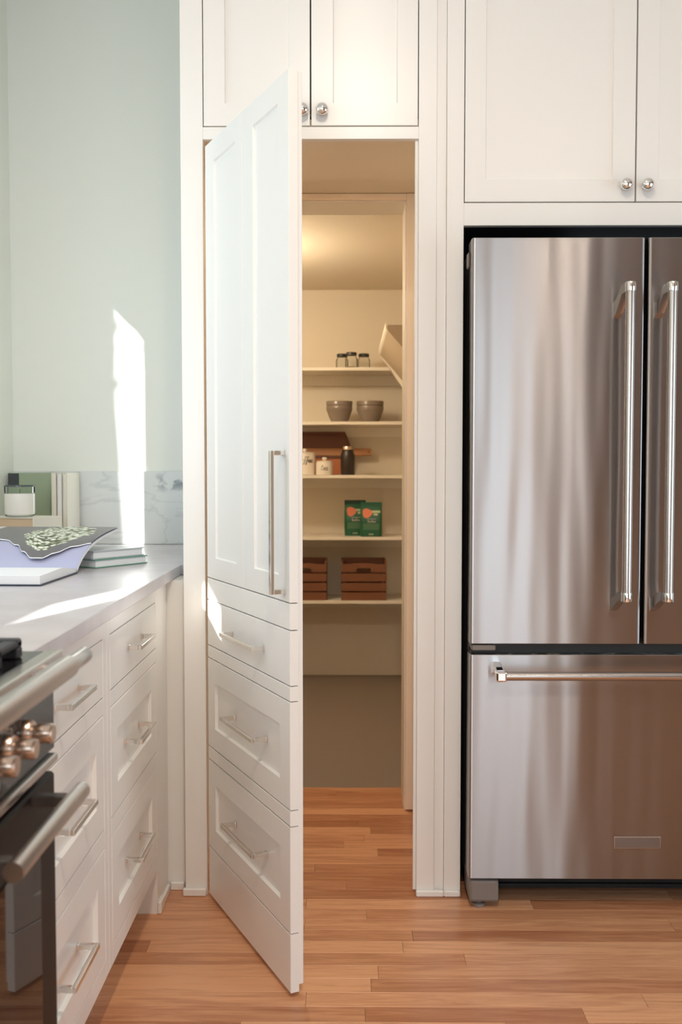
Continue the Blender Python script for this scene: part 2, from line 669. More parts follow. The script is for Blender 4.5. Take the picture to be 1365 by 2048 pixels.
for x0, x1, z0, z1 in ((0.74, 0.80, 0.0, 2.16), (1.28, 1.34, 0.0, 2.16), (0.80, 1.28, 2.10, 2.16), (0.80, 1.28, 0.0, 0.06)):
    g.box(x0, x1, -1.60, -1.585, z0, z1)
struct('door_1', g, 'paint')
# tree outside, breaking up the upper part of the sunlight on the left
TREE = thing('tree', 'leafy tree outside the side windows', 'tree', (-3.4, -4.0, 0))
obj('trunk', G().tube([(0, 0, 0), (0.05, 0, 2.4), (-0.02, 0.03, 4.3), (0, 0, 5.4)], [0.10, 0.08, 0.04, 0.02], 10), 'bark', TREE, smooth=True)
g = G()
for i in range(900):
    while True:
        q = Vector((random.uniform(-1, 1), random.uniform(-1, 1), random.uniform(-1, 1)))
        if q.length < 1:
            break
    p = Vector((q.x * 0.8, q.y * 0.8, 5.0 + q.z * 0.68))
    a = Vector((random.uniform(-1, 1), random.uniform(-1, 1), random.uniform(-.6, .6))).normalized() * 0.045
    b = a.orthogonal().normalized() * 0.022
    g.bm.faces.new([g.bm.verts.new(p + w_) for w_ in (-a, b, a, -b)])
obj('foliage', g, 'leaf', TREE, kind='stuff')

# passage and pantry shell
ZP = 2.132
struct('wall_passage_left', G().box(-0.452, -0.440, YF + 0.026, 3.44, 0, ZP, 0), 'passage')
struct('wall_passage_right', G().box(0.255, 0.267, YF + 0.026, 3.44, 0, ZP, 0), 'passage')
struct('ceiling_passage', G().box(-0.452, 0.267, YF + 0.026, 3.44, ZP, ZP + 0.02, 0), 'passage')
struct('wall_pantry_front', holed('x', -0.4525, 0.75, 0, 2.35, 3.45, 3.61, [(-0.42, 0.207, 0, 2.117)]), 'passage')
g = G()
g.box(-0.42, -0.408, 3.443, 3.617, 0, 2.105, 0.001)
g.box(0.195, 0.207, 3.443, 3.617, 0.0, 2.105, 0.001)
g.box(-0.42, 0.207, 3.443, 3.617, 2.105, 2.117, 0.001)
struct('trim_1', g, 'shelfpaint')
g = G()
g.box(0.199, 0.254, 3.425, 3.443, 0.006, 2.131, 0.003)
g.box(-0.439, -0.412, 3.425, 3.443, 0.006, 2.131, 0.003)
g.box(-0.412, 0.199, 3.427, 3.443, 2.109, 2.131, 0.003)
struct('trim_2', g, 'casing')
YP = 5.715
ZC = 2.209
struct('wall_pantry_back', G().box(-0.95, 0.75, YP, YP + 0.08, 0, 2.35, 0), 'pantry')
struct('wall_pantry_left', G().box(-0.95, -0.90, 3.812, YP, 0, 2.35, 0), 'pantry')
struct('wall_pantry_right', G().box(0.52, 0.75, 3.61, YP, 0, 2.35, 0), 'pantry')
struct('ceiling_pantry', G().box(-0.95, 0.75, 3.812, YP, ZC, ZC + 0.05, 0).box(-0.4525, 0.75, 3.61, 3.812, ZC, ZC + 0.05, 0), 'pantry')


# ------------------------------------------------------------------ hardware
def pull(length, proj=0.034, w=0.011, vertical=False):
    """square section bar pull: built in x along the bar, -y out of the front, mounted at y=0"""
    g = G()
    h = w / 2
    L = length / 2
    segs = [(-L, L, -proj, -proj + 0.009, -h, h), (-L, -L + 0.011, -proj + 0.008, -0.004, -h, h), (L - 0.011, L, -proj + 0.008, -0.004, -h, h),
            (-L - .0008, -L + 0.0118, -0.005, 0.001, -h - .0008, h + .0008), (L - 0.0118, L + .0008, -0.005, 0.001, -h - .0008, h + .0008)]
    for s in segs:
        if vertical:
            g.box(s[4], s[5], s[2], s[3], s[0], s[1], 0.0014, 2)
        else:
            g.box(*s, 0.0014, 2)
    return g


def knob_g():
    g = G()
    prof = [(0, 0.001), (0.0095, 0.001), (0.0095, -0.003), (0.0062, -0.005), (0.0062, -0.013)]
    for i in range(9):
        a = -PI / 2 + (i + 1) * PI / 10
        prof.append((0.0168 * math.cos(a * 0.98), -0.0265 - 0.0125 * math.sin(a)))
    prof.append((0, -0.040))
    g.lathe(prof, (0, 0, 0), 32, 'y')
    return g


# ------------------------------------------------------------------ tall pantry cabinet round the doorway
ROOF = 2.998
TC = thing('pantry_cabinet', 'tall off-white built-in cabinet framing the pantry doorway, two shaker doors above', 'cabinet', (0, YF, 0))


def fr(name, x0, x1, z0, z1, parent, y0=0.0, y1=0.022):
    return obj(name, G().box(x0, x1, y0, y1, z0, z1, 0.0012), 'paint', parent)


fr('stile', -0.457, -0.396, 0, ROOF, TC)
fr('stile', 0.191, 0.2405, 0, ROOF, TC)
fr('rail', -0.396, 0.191, 2.091, 2.124, TC)
fr('rail', -0.396, 0.191, 2.7235, ROOF, TC)
fr('filler_strip', 0.2405, 0.2675, 0, ROOF, TC, 0.006, 0.022)
fr('door_stop', 0.182, 0.191, 0.012, 2.091, TC, 0.010, 0.022)
obj('side_panel', G().box(-0.457, -0.453, 0.022, YB - YF - 0.001, 0, ROOF, 0), 'paint', TC)
obj('upper_box', G().box(-0.452, 0.2675, 0.024, 0.60, 2.160, ROOF, 0), 'black', TC)
obj('base_shoe', G().box(-0.463, -0.397, -0.013, 0.0, 0, 0.022, 0.003), 'paint', TC)
obj('base_shoe', G().box(0.190, 0.2675, -0.013, 0.0, 0, 0.018, 0.003), 'paint', TC)


def cab_door(parent, x0, x1, z0, z1, border, kx, kz):
    d = obj('door', G().panel(x0, x1, z0, z1, 0.020, border, 0.007), 'paint', parent)
    obj('knob', knob_g(), 'chrome', d, smooth=True, loc=(kx, 0, kz))
    return d


cab_door(TC, -0.3935, -0.1045, 2.127, 2.72, (0.0575, 0.056, 0.06, 0.06), -0.1235, 2.163)
cab_door(TC, -0.1005, 0.1885, 2.127, 2.72, (0.0585, 0.055, 0.06, 0.06), -0.0705, 2.163)

# filler panel between the base run and the tall cabinet
FP = obj('end_panel', G().box(-0.530, -0.4585, 2.785, 2.94, 0, 0.883, 0.0008), 'paint')
tag(FP, 'narrow off-white filler panel between base drawers and tall pantry cabinet', 'panel')
obj('base_shoe', G().box(-0.505, -0.4655, 2.771, 2.785, 0, 0.024, 0.003), 'paint', FP)

# ------------------------------------------------------------------ cabinet over the fridge
FC = thing('fridge_cabinet', 'off-white cabinet surround above and beside the stainless fridge, large shaker doors', 'cabinet', (0, YF, 0))
fr('stile', 0.268, 0.3145, 0, ROOF, FC)
fr('stile', 1.252, 1.30, 0, ROOF, FC)
fr('rail', 0.3145, 1.252, 1.858, 1.919, FC)
fr('rail', 0.3145, 1.252, 2.7035, ROOF, FC)
obj('side_panel', G().box(0.268, 0.300, 0.022, 0.72, 0, ROOF, 0), 'paint', FC)
obj('side_panel', G().box(1.27, 1.30, 0.022, 0.72, 0, ROOF, 0), 'paint', FC)
obj('upper_box', G().box(0.302, 1.268, 0.024, 0.70, 1.875, ROOF, 0), 'black', FC)
obj('base_shoe', G().box(0.268, 0.314, -0.013, 0.0, 0, 0.018, 0.003), 'paint', FC)
cab_door(FC, 0.317, 0.7785, 1.922, 2.70, (0.0555, 0.0605, 0.058, 0.06), 0.749, 1.962)
cab_door(FC, 0.7825, 1.249, 1.922, 2.70, (0.0585, 0.0585, 0.058, 0.06), 0.806, 1.962)

# ------------------------------------------------------------------ disguised pantry door, standing open
PD = thing('pantry_door', 'tall white pantry door standing open, disguised as cabinet doors and drawers', 'door', (-0.388, 2.729, 0), math.radians(-64.05), kind='thing')
DW = 0.5895
obj('backing_slab', G().box(0.0, DW - 0.0105, 0.0212, 0.0365, 0.022, 2.067, 0.0012), 'paint', PD)
obj('shaker_panel', G().panel(0.0, 0.2905, 0.8995, 2.067, 0.021, (0.07, 0.05, 0.056, 0.056), 0.006), 'paint', PD)
obj('shaker_panel', G().panel(0.2930, DW, 0.8995, 2.067, 0.021, (0.072, 0.064, 0.056, 0.056), 0.006), 'paint', PD)
obj('false_rail', G().panel(0.0, DW, 0.8385, 0.8970, 0.021), 'paint', PD)
f1 = obj('false_drawer', G().panel(0.0, DW, 0.7130, 0.8360, 0.021), 'paint', PD)
obj('false_rail', G().panel(0.0, DW, 0.6780, 0.7105, 0.021), 'paint', PD)
f2 = obj('false_drawer', G().panel(0.0, DW, 0.4315, 0.6755, 0.021, (0.058, 0.062, 0.057, 0.061), 0.008), 'paint', PD)
obj('false_rail', G().panel(0.0, DW, 0.3945, 0.4290, 0.021), 'paint', PD)
f3 = obj('false_drawer', G().panel(0.0, DW, 0.1490, 0.3920, 0.021, (0.060, 0.060, 0.058, 0.060), 0.008), 'paint', PD)
obj('bottom_board', G().panel(0.0, DW, 0.0120, 0.1465, 0.021), 'paint', PD)
obj('bar_handle', pull(0.322, 0.035, 0.013, True), 'nickel', PD, loc=(0.557, 0, 1.077))
for f, z, dy in ((f1, 0.772, 0.0), (f2, 0.553, 0.008), (f3, 0.274, 0.008)):
    obj('bar_pull', pull(0.234, 0.034 + dy, 0.011), 'nickel', f, loc=(0.315, dy, z))
for z in (0.25, 1.05, 1.85):
    obj('hinge', G().lathe([(0, -0.045), (0.006, -0.045), (0.006, 0.045), (0, 0.045)], (-0.0065, 0.034, z), 12), 'nickel', PD, smooth=True)

# ------------------------------------------------------------------ base drawers on the left
XF = -0.512


def base_unit(label, y0, y1, dy0, dy1, foot):
    """local x runs along +Y, the front faces +X"""
    t = thing('drawer_cabinet', label, 'cabinet', (XF, y0, 0), PI / 2, 'off-white base drawer cabinets')
    w = y1 - y0
    a, b = dy0 - y0, dy1 - y0
    top = 0.882
    rows_ = [(0.160, 0.402), (0.440, 0.684), (0.719, 0.843)]
    g = G()
    g.box(0.0003, a, 0, 0.020, 0.12, top, 0.0008)
    g.box(b, w - 0.0003, 0, 0.020, 0.12, top, 0.0008)
    zs = [0.12] + [v for r in rows_ for v in r] + [top]
    for i in range(0, len(zs), 2):
        g.box(a, b, 0, 0.020, zs[i], zs[i + 1], 0.0005)
    obj('face_frame', g, 'paint', t)
    obj('carcass', G().box(0.001, w - 0.001, 0.0235, 0.60, 0.12, top, 0), 'paint', t)
    xe = w - 0.160 if foot else w
    obj('toe_kick', G().box(0.0, xe, 0.070, 0.090, 0, 0.12, 0), 'paint', t)
    if foot:
        obj('foot_panel', G().box(w - 0.160, w - 0.0005, 0.001, 0.60, 0, 0.12, 0.0006), 'paint', t)
        obj('base_shoe', G().box(w - 0.164, w - 0.115, -0.010, 0.001, 0, 0.034, 0.003), 'paint', t)
        obj('base_shoe', G().box(w - 0.112, w - 0.016, -0.008, 0.001, 0, 0.024, 0.003), 'paint', t)
    for i, (z0, z1) in enumerate(rows_):
        gap = 0.0022
        sunk = i < 2
        d = obj('drawer', G().panel(a + gap, b - gap, z0 + gap, z1 - gap, 0.020, 0.060 if sunk else None, 0.009), 'paint', t)
        if i == 2:
            obj('bar_pull', pull(0.168), 'nickel', d, loc=((a + b) / 2, 0, (z0 + z1) / 2 + .002))
        else:
            obj('bar_pull', pull(0.168, 0.043), 'nickel', d, loc=((a + b) / 2, 0.009, (z0 + z1) / 2))
    return t


base_unit('off-white three-drawer base cabinet beside the tall pantry cabinet', 2.087, 2.7835, 2.1175, 2.6215, True)
base_unit('off-white three-drawer base cabinet right beside the black range', 1.495, 2.0868, 1.526, 2.0560, False)

g = G()
g.prism([(XL + .001, 1.492), (-0.494, 1.492), (-0.494, 2.925), (-0.4585, 2.925), (-0.4585, YB - .013), (XL + .001, YB - .013)], 'z', 0.884, 0.914, 0.0015)
CT = obj('countertop', g, 'counter')
tag(CT, 'pale grey stone countertop on the left drawers, one sunlit streak', 'countertop')
BS = obj('backsplash', G().box(XL + 0.001, -0.4585, YB - 0.013, YB - 0.001, 0.9145, 1.186, 0.001), 'marble')
tag(BS, 'white marble backsplash strip with grey veins behind the books', 'backsplash')

# ------------------------------------------------------------------ range
RX = -0.445
RG = thing('range', 'black and stainless gas range at the lower left with bar handles', 'range', (RX, 0, 0))
obj('body', G().box(-0.78, -0.030, 0.30, 1.488, 0.10, 0.895, 0.002), 'darksteel', RG)
obj('leg', G().lathe([(0, 0), (0.02, 0), (0.02, 0.1), (0, 0.1)], (-0.06, 1.44, 0), 16), 'darksteel', RG, smooth=True)
obj('leg', G().lathe([(0, 0), (0.02, 0), (0.02, 0.1), (0, 0.1)], (-0.74, 1.44, 0), 16), 'darksteel', RG, smooth=True)
obj('leg', G().lathe([(0, 0), (0.02, 0), (0.02, 0.1), (0, 0.1)], (-0.06, 0.35, 0), 16), 'darksteel', RG, smooth=True)
obj('leg', G().lathe([(0, 0), (0.02, 0), (0.02, 0.1), (0, 0.1)], (-0.74, 0.35, 0), 16), 'darksteel', RG, smooth=True)
obj('cooktop', G().box(-0.78, -0.012, 0.30, 1.486, 0.896, 0.924, 0.003), 'blackgloss', RG)
obj('front_ledge', G().box(-0.011, 0.016, 0.30, 1.488, 0.893, 0.927, 0.004, 2), 'bar', RG)
for y0 in (1.16, 0.86, 0.56):
    gr = G()
    y1 = y0 + 0.28
    for q in (y0, y0 + 0.085, y0 + 0.17, y0 + 0.255):
        gr.box(-0.72, -0.030, q, q + 0.022, 0.938, 0.953, 0.004, 2)
        for xx in (-0.72, -0.06):
            gr.box(xx, xx + 0.03, q, q + 0.022, 0.9245, 0.940, 0.002)
    for xx in (-0.72, -0.40, -0.052):
        gr.box(xx, xx + 0.022, y0, y1 - 0.003, 0.940, 0.951, 0.003)
    obj('grate', gr, 'iron', RG)
obj('control_panel', G().box(-0.029, 0.0, 0.30, 1.488, 0.775, 0.8925, 0.003), 'blackgloss', RG)
obj('panel_lip', G().box(-0.029, 0.010, 0.30, 1.472, 0.762, 0.774, 0.003, 2), 'bar', RG)
tr = G().tube([(0.060, 0.36, 0.927), (0.060, 1.352, 0.927)], 0.0155, 20).tube([(0.060, 1.352, 0.927), (0.060, 1.438, 0.927), (0.060, 1.444, 0.927)], [0.0118, 0.0118, 0.0095], 20)
rail_ = obj('top_handle', tr, 'bar', RG, smooth=True)
for q in (1.40, 0.42):
    obj('handle_post', G().box(0.012, 0.055, q - 0.011, q + 0.011, 0.905, 0.921, 0.003), 'bar', rail_)
for i in range(8):
    yk = 1.338 - 0.0755 * i
    kb = obj('knob', G().lathe([(0, 0.0), (0.0195, 0.0), (0.0195, 0.006), (0.0165, 0.012), (0, 0.012)], (0, 0, 0), 28, 'x'), 'bronze', RG, smooth=True, loc=(0.0005, yk + 0.012, 0.835))
    obj('knob_grip', G().lathe([(0, 0.012), (0.0115, 0.012), (0.0115, 0.016), (0.0135, 0.018), (0.0135, 0.036), (0.012, 0.040), (0, 0.040)], (0, 0, 0), 28, 'x'), 'bronze', kb, smooth=True)


def oven_door(y0, y1):
    d = obj('oven_door', G().box(-0.029, 0.0, y0, y1, 0.13, 0.742, 0.004), 'blackframe', RG)
    obj('door_glass', G().prism([(y0 + 0.06, 0.20), (y1 - 0.095, 0.20), (y1 - 0.08, 0.215), (y1 - 0.08, 0.66), (y0 + 0.045, 0.66), (y0 + 0.045, 0.215)], 'x', 0.0003, 0.0022, 0), 'blackglass', d)
    h = G().tube([(0.060, y0 + 0.015, 0.735), (0.060, y1 - 0.072, 0.735)], 0.0125, 20)
    obj('door_handle', h, 'bar', d, smooth=True)
    for q in (y0 + 0.04, y1 - 0.115):
        obj('handle_post', G().box(0.002, 0.052, q - 0.009, q + 0.009, 0.727, 0.743, 0.002), 'darksteel', d)
    return d


oven_door(1.105, 1.4865)
oven_door(0.32, 1.100)

# ------------------------------------------------------------------ refrigerator
FR = thing('refrigerator', 'stainless steel french door refrigerator with bottom freezer drawer', 'refrigerator', (0.326, 2.65, 0))
FW = 0.922
obj('body', G().box(0.006, FW - 0.006, 0.088, 0.72, 0.055, 1.79, 0.002), 'darksteel', FR)


def steel_door(name, x0, x1, z0, z1, bow=0.0):
    g = G()
    n = 24
    pts = []
    for i in range(n + 1):
        s = i / n
        pts.append((x0 + (x1 - x0) * s, 0.0))
    r = 0.007
    out = [(x0, 0.078), (x0, r), (x0 + r * 0.3, r * 0.3), (x0 + r, 0)] + [(x1 - r, 0), (x1 - r * .3, r * .3), (x1, r), (x1, 0.078)]
    g.prism(out, 'z', z0, z1, 0.0015)
    return obj(name, g, 'steel', FR, smooth=False)


SP = (0.456, 0.464)
dl = steel_door('door', 0.0, SP[0], 0.728, 1.804)
dr = steel_door('door', SP[1], FW, 0.728, 1.804)
fz = steel_door('freezer_drawer', 0.0, FW, 0.088, 0.699)
obj('gap_seal', G().box(0.008, FW - 0.008, 0.030, 0.088, 0.690, 0.74, 0), 'black', FR)
obj('center_seal', G().box(SP[0] - .008, SP[1] + .008, 0.060, 0.088, 0.74, 1.79, 0), 'black', FR)


def fridge_handle(x, parent):
    g = G()
    g.tube([(x, -0.066, 0.872), (x, -0.066, 1.655)], 0.0118, 24)
    h = obj('handle', g, 'bar', parent, smooth=True)
    for z0, z1, za, zb in ((1.652, 1.676, 1.592, 1.632), (0.851, 0.875, 0.822, 0.862)):
        c = G().lathe([(0, z0), (0.0128, z0), (0.0136, z0 + .003), (0.0136, z1 - .003), (0.0128, z1), (0, z1)], (x, -0.066, 0), 24)
        obj('handle_cap', c, 'chrome', h, smooth=True)
        c = G()
        up = z0 > 1.2
        zi, zo = (z0 + 0.001, z1 - 0.001)
        if up:
            st = [(0.0, -0.062, zi, zo), (-0.006, -0.040, zi - .004, zo - .002), (-0.014, -0.014, za + .012, zb + .008), (-0.017, 0.0, za, zb)]
        else:
            st = [(0.0, -0.062, zi, zo), (-0.006, -0.040, zi - .002, zo), (-0.014, -0.014, za + .004, zb - .004), (-0.017, 0.0, za - .004, zb - .012)]
        rws = [[c.bm.verts.new((x + dx + sx * 0.0095, yy, zz)) for sx, zz in ((-1, a_), (1, a_), (1, b_), (-1, b_))] for dx, yy, a_, b_ in st]
        for ra, rb_ in zip(rws, rws[1:]):
            for i in range(4):
                c.bm.faces.new((ra[i], ra[(i + 1) % 4], rb_[(i + 1) % 4], rb_[i]))
        c.bm.faces.new(rws[0][::-1])
        c.bm.faces.new(rws[-1])
        bmesh.ops.recalc_face_normals(c.bm, faces=c.bm.faces)
        obj('handle_bracket', c, 'bar', h)
    return h


fridge_handle(0.399, dl)
fridge_handle(0.507, dr)
g = G().tube([(0.085, -0.066, 0.655), (FW - 0.085, -0.066, 0.655)], 0.0118, 24)
fh = obj('handle', g, 'bar', fz, smooth=True)
for xa, xb in ((0.060, 0.088), (FW - 0.088, FW - 0.060)):
    obj('handle_cap', G().box(xa, xb, -0.080, -0.052, 0.641, 0.669, 0.005, 2), 'chrome', fh)
    g = G()
    g.prism([(-0.056, 0.647), (0.0, 0.652), (0.0, 0.680), (-0.056, 0.667)], 'x', xa + 0.004, xb - 0.006, 0.0012)
    obj('handle_bracket', g, 'chrome', fh)
bd = obj('badge', G().box(0.391, 0.5185, -0.0022, 0.0, 0.1725, 0.2055, 0.001), 'bar', fz)
obj('badge_face', G().box(0.3945, 0.515, -0.0030, -0.0021, 0.1755, 0.2025, 0.0003), 'badge', bd)
obj('hinge_block', G().box(0.006, 0.070, 0.004, 0.075, 0.7085, 0.7245, 0.003), 'greyfoot', FR)
obj('hinge_cap', G().box(-0.006, 0.0, 0.045, 0.075, 1.735, 1.775, 0.003), 'greyfoot', FR)
g = G()
for i in range(5):
    g.box(0.10, FW - 0.10, 0.13, 0.14, 0.012 + i * 0.015, 0.020 + i * 0.015, 0)
g.box(0.09, FW - 0.09, 0.141, 0.15, 0.004, 0.086, 0)
obj('base_grille', g, 'black', FR)
for s in (0, 1):
    x0 = 0.004 if s == 0 else FW - 0.084
    f = obj('foot', G().box(x0, x0 + 0.080, 0.010, 0.14, 0.018, 0.080, 0.008, 2), 'greyfoot', FR)
    obj('levelling_pad', G().lathe([(0, 0), (0.017, 0), (0.017, 0.008), (0.008, 0.011), (0.008, 0.019), (0, 0.019)], (x0 + 0.028, 0.035, 0), 20), 'greyfoot', f, smooth=True)

# ------------------------------------------------------------------ pantry shelves and what stands on them
SH = [('three small glass jars', 1.741, 'uppermost'), ('four grey bowls', 1.449, 'second'), ('canisters and a striped cutting board', 1.1585, 'middle'), ('two green bags', 0.8215, 'fourth'), ('two slatted wooden crates', 0.4725, 'lowest')]
YS = 5.41
for what, z, _o in SH:
    s = obj('pantry_shelf', G().box(-0.899, 0.519, YS, YP - 0.001, z - 0.0175, z, 0.0015), 'shelfpaint')
    tag(s, 'cream pantry shelf carrying ' + what, 'shelf', 'pantry wall shelves')
    obj('cleat', G().box(-0.899, 0.519, YP - 0.019, YP - 0.001, z - 0.077, z - 0.0178, 0.001), 'shelfpaint', s)

# slanted cream panel box on the right wall
SB = thing('slanted_shelf', 'slanted cream wall box on the right pantry wall above the glass jars', 'shelf', (0, 0, 0))
def sl(x): return 1.794 - (x - 0.168) * 1.16
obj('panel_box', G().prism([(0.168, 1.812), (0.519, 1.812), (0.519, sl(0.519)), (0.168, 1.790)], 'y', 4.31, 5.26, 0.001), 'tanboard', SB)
obj('edge_strip', G().prism([(0.160, 1.822), (0.168, 1.822), (0.168, 1.790), (0.160, 1.800)], 'y', 4.31, 5.262, 0.001), 'shelfpaint', SB)
obj('end_board', G().prism([(0.170, 1.790), (0.519, sl(0.519) + .002), (0.519, sl(0.519) - 0.13), (0.29, sl(0.29) - 0.040)], 'y', 5.262, 5.29, 0.001), 'shelfpaint', SB)


def jar(x, y_, label):
    t = thing('glass_jar', label, 'jar', (x, y_, 1.7415), 0, 'small jars on the top pantry shelf')
    g = G()
    r = 0.0335
    g.lathe([(0, 0.0), (r - .004, 0.0), (r, 0.004), (r, 0.050), (r - .007, 0.061), (r - .007, 0.070), (r - .010, 0.070), (r - .010, 0.060), (r - .0025, 0.049), (r - .0025, 0.006), (0, 0.004)], seg=32)
    obj('body', g, 'glass', t, smooth=True)
    r2 = r - 0.004
    obj('lid', G().lathe([(0, 0.084), (r2 - .002, 0.084), (r2, 0.082), (r2, 0.068), (r2 - .002, 0.068), (r2 - .002, .0705), (0, 0.0705)], seg=32), 'blacklid', t, smooth=True)
    return t


jar(-0.034, 5.53, 'small glass jar with black lid, leftmost of the three jars')
jar(0.017, 5.452, 'small glass jar with black lid standing forward, between two other jars')
jar(0.086, 5.52, 'small glass jar with black lid, rightmost of the three jars')


def bowl(x, z, r, h, label, col=0.002):
    g = G()
    rb = r * 0.62
    prof = [(0, 0.0), (rb, 0.0), (rb + .002, .003)]
    for i in range(1, 7):
        s = i / 6
        prof.append((rb + (r - col - rb) * (s ** 0.75), 0.003 + (h - 0.030) * s))
    prof += [(r, h - 0.024), (r + .001, h - 0.003), (r - .001, h), (r - .005, h), (r - .004 - col, h - 0.024)]
    for i in range(5, -1, -1):
        s = i / 6
        prof.append((max(rb + (r - .007 - col - rb) * (s ** 0.75) - .004, .001), 0.008 + (h - 0.034) * s))
    prof.append((0, 0.008))
    g.lathe(prof, seg=40)
    o = obj('bowl', g, 'bowl', smooth=True, loc=(x, 5.50, z))
    return tag(o, label, 'bowl', 'grey bowls on the second shelf')


bowl(-0.049, 1.4492, 0.071, 0.088, 'grey-brown bowl, lower of the left nested pair on the second shelf')
bowl(-0.049, 1.4825, 0.0715, 0.081, 'grey-brown bowl nested on top in the left pair, second shelf', 0.0095)
bowl(0.120, 1.4492, 0.074, 0.088, 'grey-brown bowl, lower of the right nested pair on the second shelf')
bowl(0.120, 1.4825, 0.0745, 0.081, 'grey-brown bowl nested on top in the right pair, second shelf', 0.0095)

# script lettering as stroke paths (x, y in letter widths)
def arc(cx, cy, rx, ry, a0, a1, n=8):
    return [(cx + rx * math.cos(math.radians(a0 + (a1 - a0) * i / n)), cy + ry * math.sin(math.radians(a0 + (a1 - a0) * i / n))) for i in range(n + 1)]


LET = {
    'c': (0.85, [arc(0.5, 0.5, 0.36, 0.5, 55, 325)]),
    'o': (0.95, [arc(0.45, 0.5, 0.36, 0.5, 90, 450, 12), [(0.5, 1.0), (0.95, 0.85)]]),
    'f': (0.80, [arc(0.62, 1.65, 0.26, 0.35, 20, 180, 6) + [(0.34, 0.3), (0.30, -0.6)] + arc(0.16, -0.6, 0.14, 0.3, 0, -180, 5) + [(0.25, 0.15), (0.85, 0.75)]]),
    'e': (0.85, [[(0.05, 0.25), (0.45, 0.55)] + arc(0.45, 0.68, 0.24, 0.32, -20, 180, 7) + arc(0.52, 0.42, 0.31, 0.42, 180, 330, 6)]),
    't': (0.75, [[(0.42, 1.9), (0.30, 0.35)] + arc(0.48, 0.3, 0.18, 0.3, 180, 310, 5), [(0.02, 1.30), (0.78, 1.40)]]),
    'a': (1.0, [arc(0.42, 0.5, 0.34, 0.48, 40, 320, 10), [(0.74, 0.98), (0.70, 0.25), (0.80, 0.02), (1.02, 0.22)]]),
}


def script(word, xh, cx, cz, R):
    """letters wrapped on the front (-y side) of a cylinder of radius R"""
    g = G()
    tot = sum(LET[c][0] for c in word) * xh
    x = -tot / 2
    for c in word:
        for st in LET[c][1]:
            pts = []
            for u, v in st:
                s = x + (u + v * 0.18) * xh
                a = s / R
                pts.append((cx + R * math.sin(a), -R * math.cos(a), cz + v * xh))
            g.tube(pts, 0.0013, 5)
        x += LET[c][0] * xh
    return g


def canister(x, y_, r, h, word, xh, zc, label, shift=0.0):
    t = thing('canister', label, 'canister', (x, y_, 1.159), 0, 'lettered white canisters')
    obj('body', G().lathe([(0, 0), (r - .003, 0), (r, .003), (r, h - .004), (r - .002, h), (0, h)], seg=40), 'ceramic', t, smooth=True)
    ld = obj('lid', G().lathe([(0, h + .0003), (r * .95, h + .0003), (r * .97, h + .003), (r * .9, h + .007), (0.016, h + .011), (0, h + .011)], seg=40), 'ceramic', t, smooth=True)
    obj('lid_knob', G().lathe([(0, h + .009), (0.008, h + .009), (0.008, h + .014), (0.013, h + .019), (0.013, h + .025), (0.009, h + .029), (0, h + .029)], seg=24), 'ceramic', ld, smooth=True)
    obj('lettering', script(word, xh, shift, zc, r + 0.0002), 'ink', t)
    return t


canister(-0.241, 5.50, 0.059, 0.116, 'coffee', 0.0155, 0.070, 'tall white ceramic canister lettered coffee, half hidden by the open door', 0.008)
canister(-0.131, 5.47, 0.0465, 0.068, 'tea', 0.016, 0.026, 'short white ceramic canister lettered tea beside the dark jar')

t = thing('preserving_jar', 'dark filled preserving jar with tin lid in front of the cutting board', 'jar', (-0.003, 5.475, 1.159))
r = 0.0395
obj('body', G().lathe([(0, 0), (r - .004, 0), (r, .005), (r, .105), (r - .005, .122), (r - .009, .130), (r - .009, .138), (0, .138)], seg=36), 'bean', t, smooth=True)
obj('lid', G().lathe([(0, .1383), (r - .007, .1383), (r - .007, .154), (r - .009, .1565), (0, .1565)], seg=36), 'tinlid', t, smooth=True)

# striped paddle board leaning on the wall
CBd = thing('cutting_board', 'striped dark and light wood paddle cutting board leaning behind the canisters', 'cutting board', (0, 5.64, 1.1595))
CBd.rotation_euler = (math.radians(-7), 0, 0)
def edge(z):   # right edge of the body at height z above the shelf
    c = abs(z - 0.125)
    return 0.016 - 0.036 * max(0, (c - 0.03) / 0.09) ** 1.2
strips = [('strip', 0.0, 0.088, 'cherry'), ('strip', 0.0885, 0.107, 'walnut'), ('strip', 0.1075, 0.150, 'maple'), ('strip', 0.1505, 0.226, 'walnut'), ('strip', 0.2265, 0.243, 'walnut')]
for nm, a, b, m in strips:
    pts = [(-0.36, a), (edge(a), a), (edge((a + b) / 2), (a + b) / 2), (edge(b), b), (-0.36, b)]
    if m == 'maple':
        pts = [(-0.36, a), (0.012, a), (0.128, a + .002), (0.134, a + .008), (0.134, b - .008), (0.128, b - .002), (0.012, b), (-0.36, b)]
    obj(nm, G().prism(pts, 'y', -0.010, 0.010, 0.001), m, CBd)
obj('hang_hole', G().lathe([(0, -0.0106), (0.006, -0.0106), (0.006, -0.0098), (0, -0.0098)], (0.116, 0, 0.128), 16, 'y'), 'walnut', CBd)


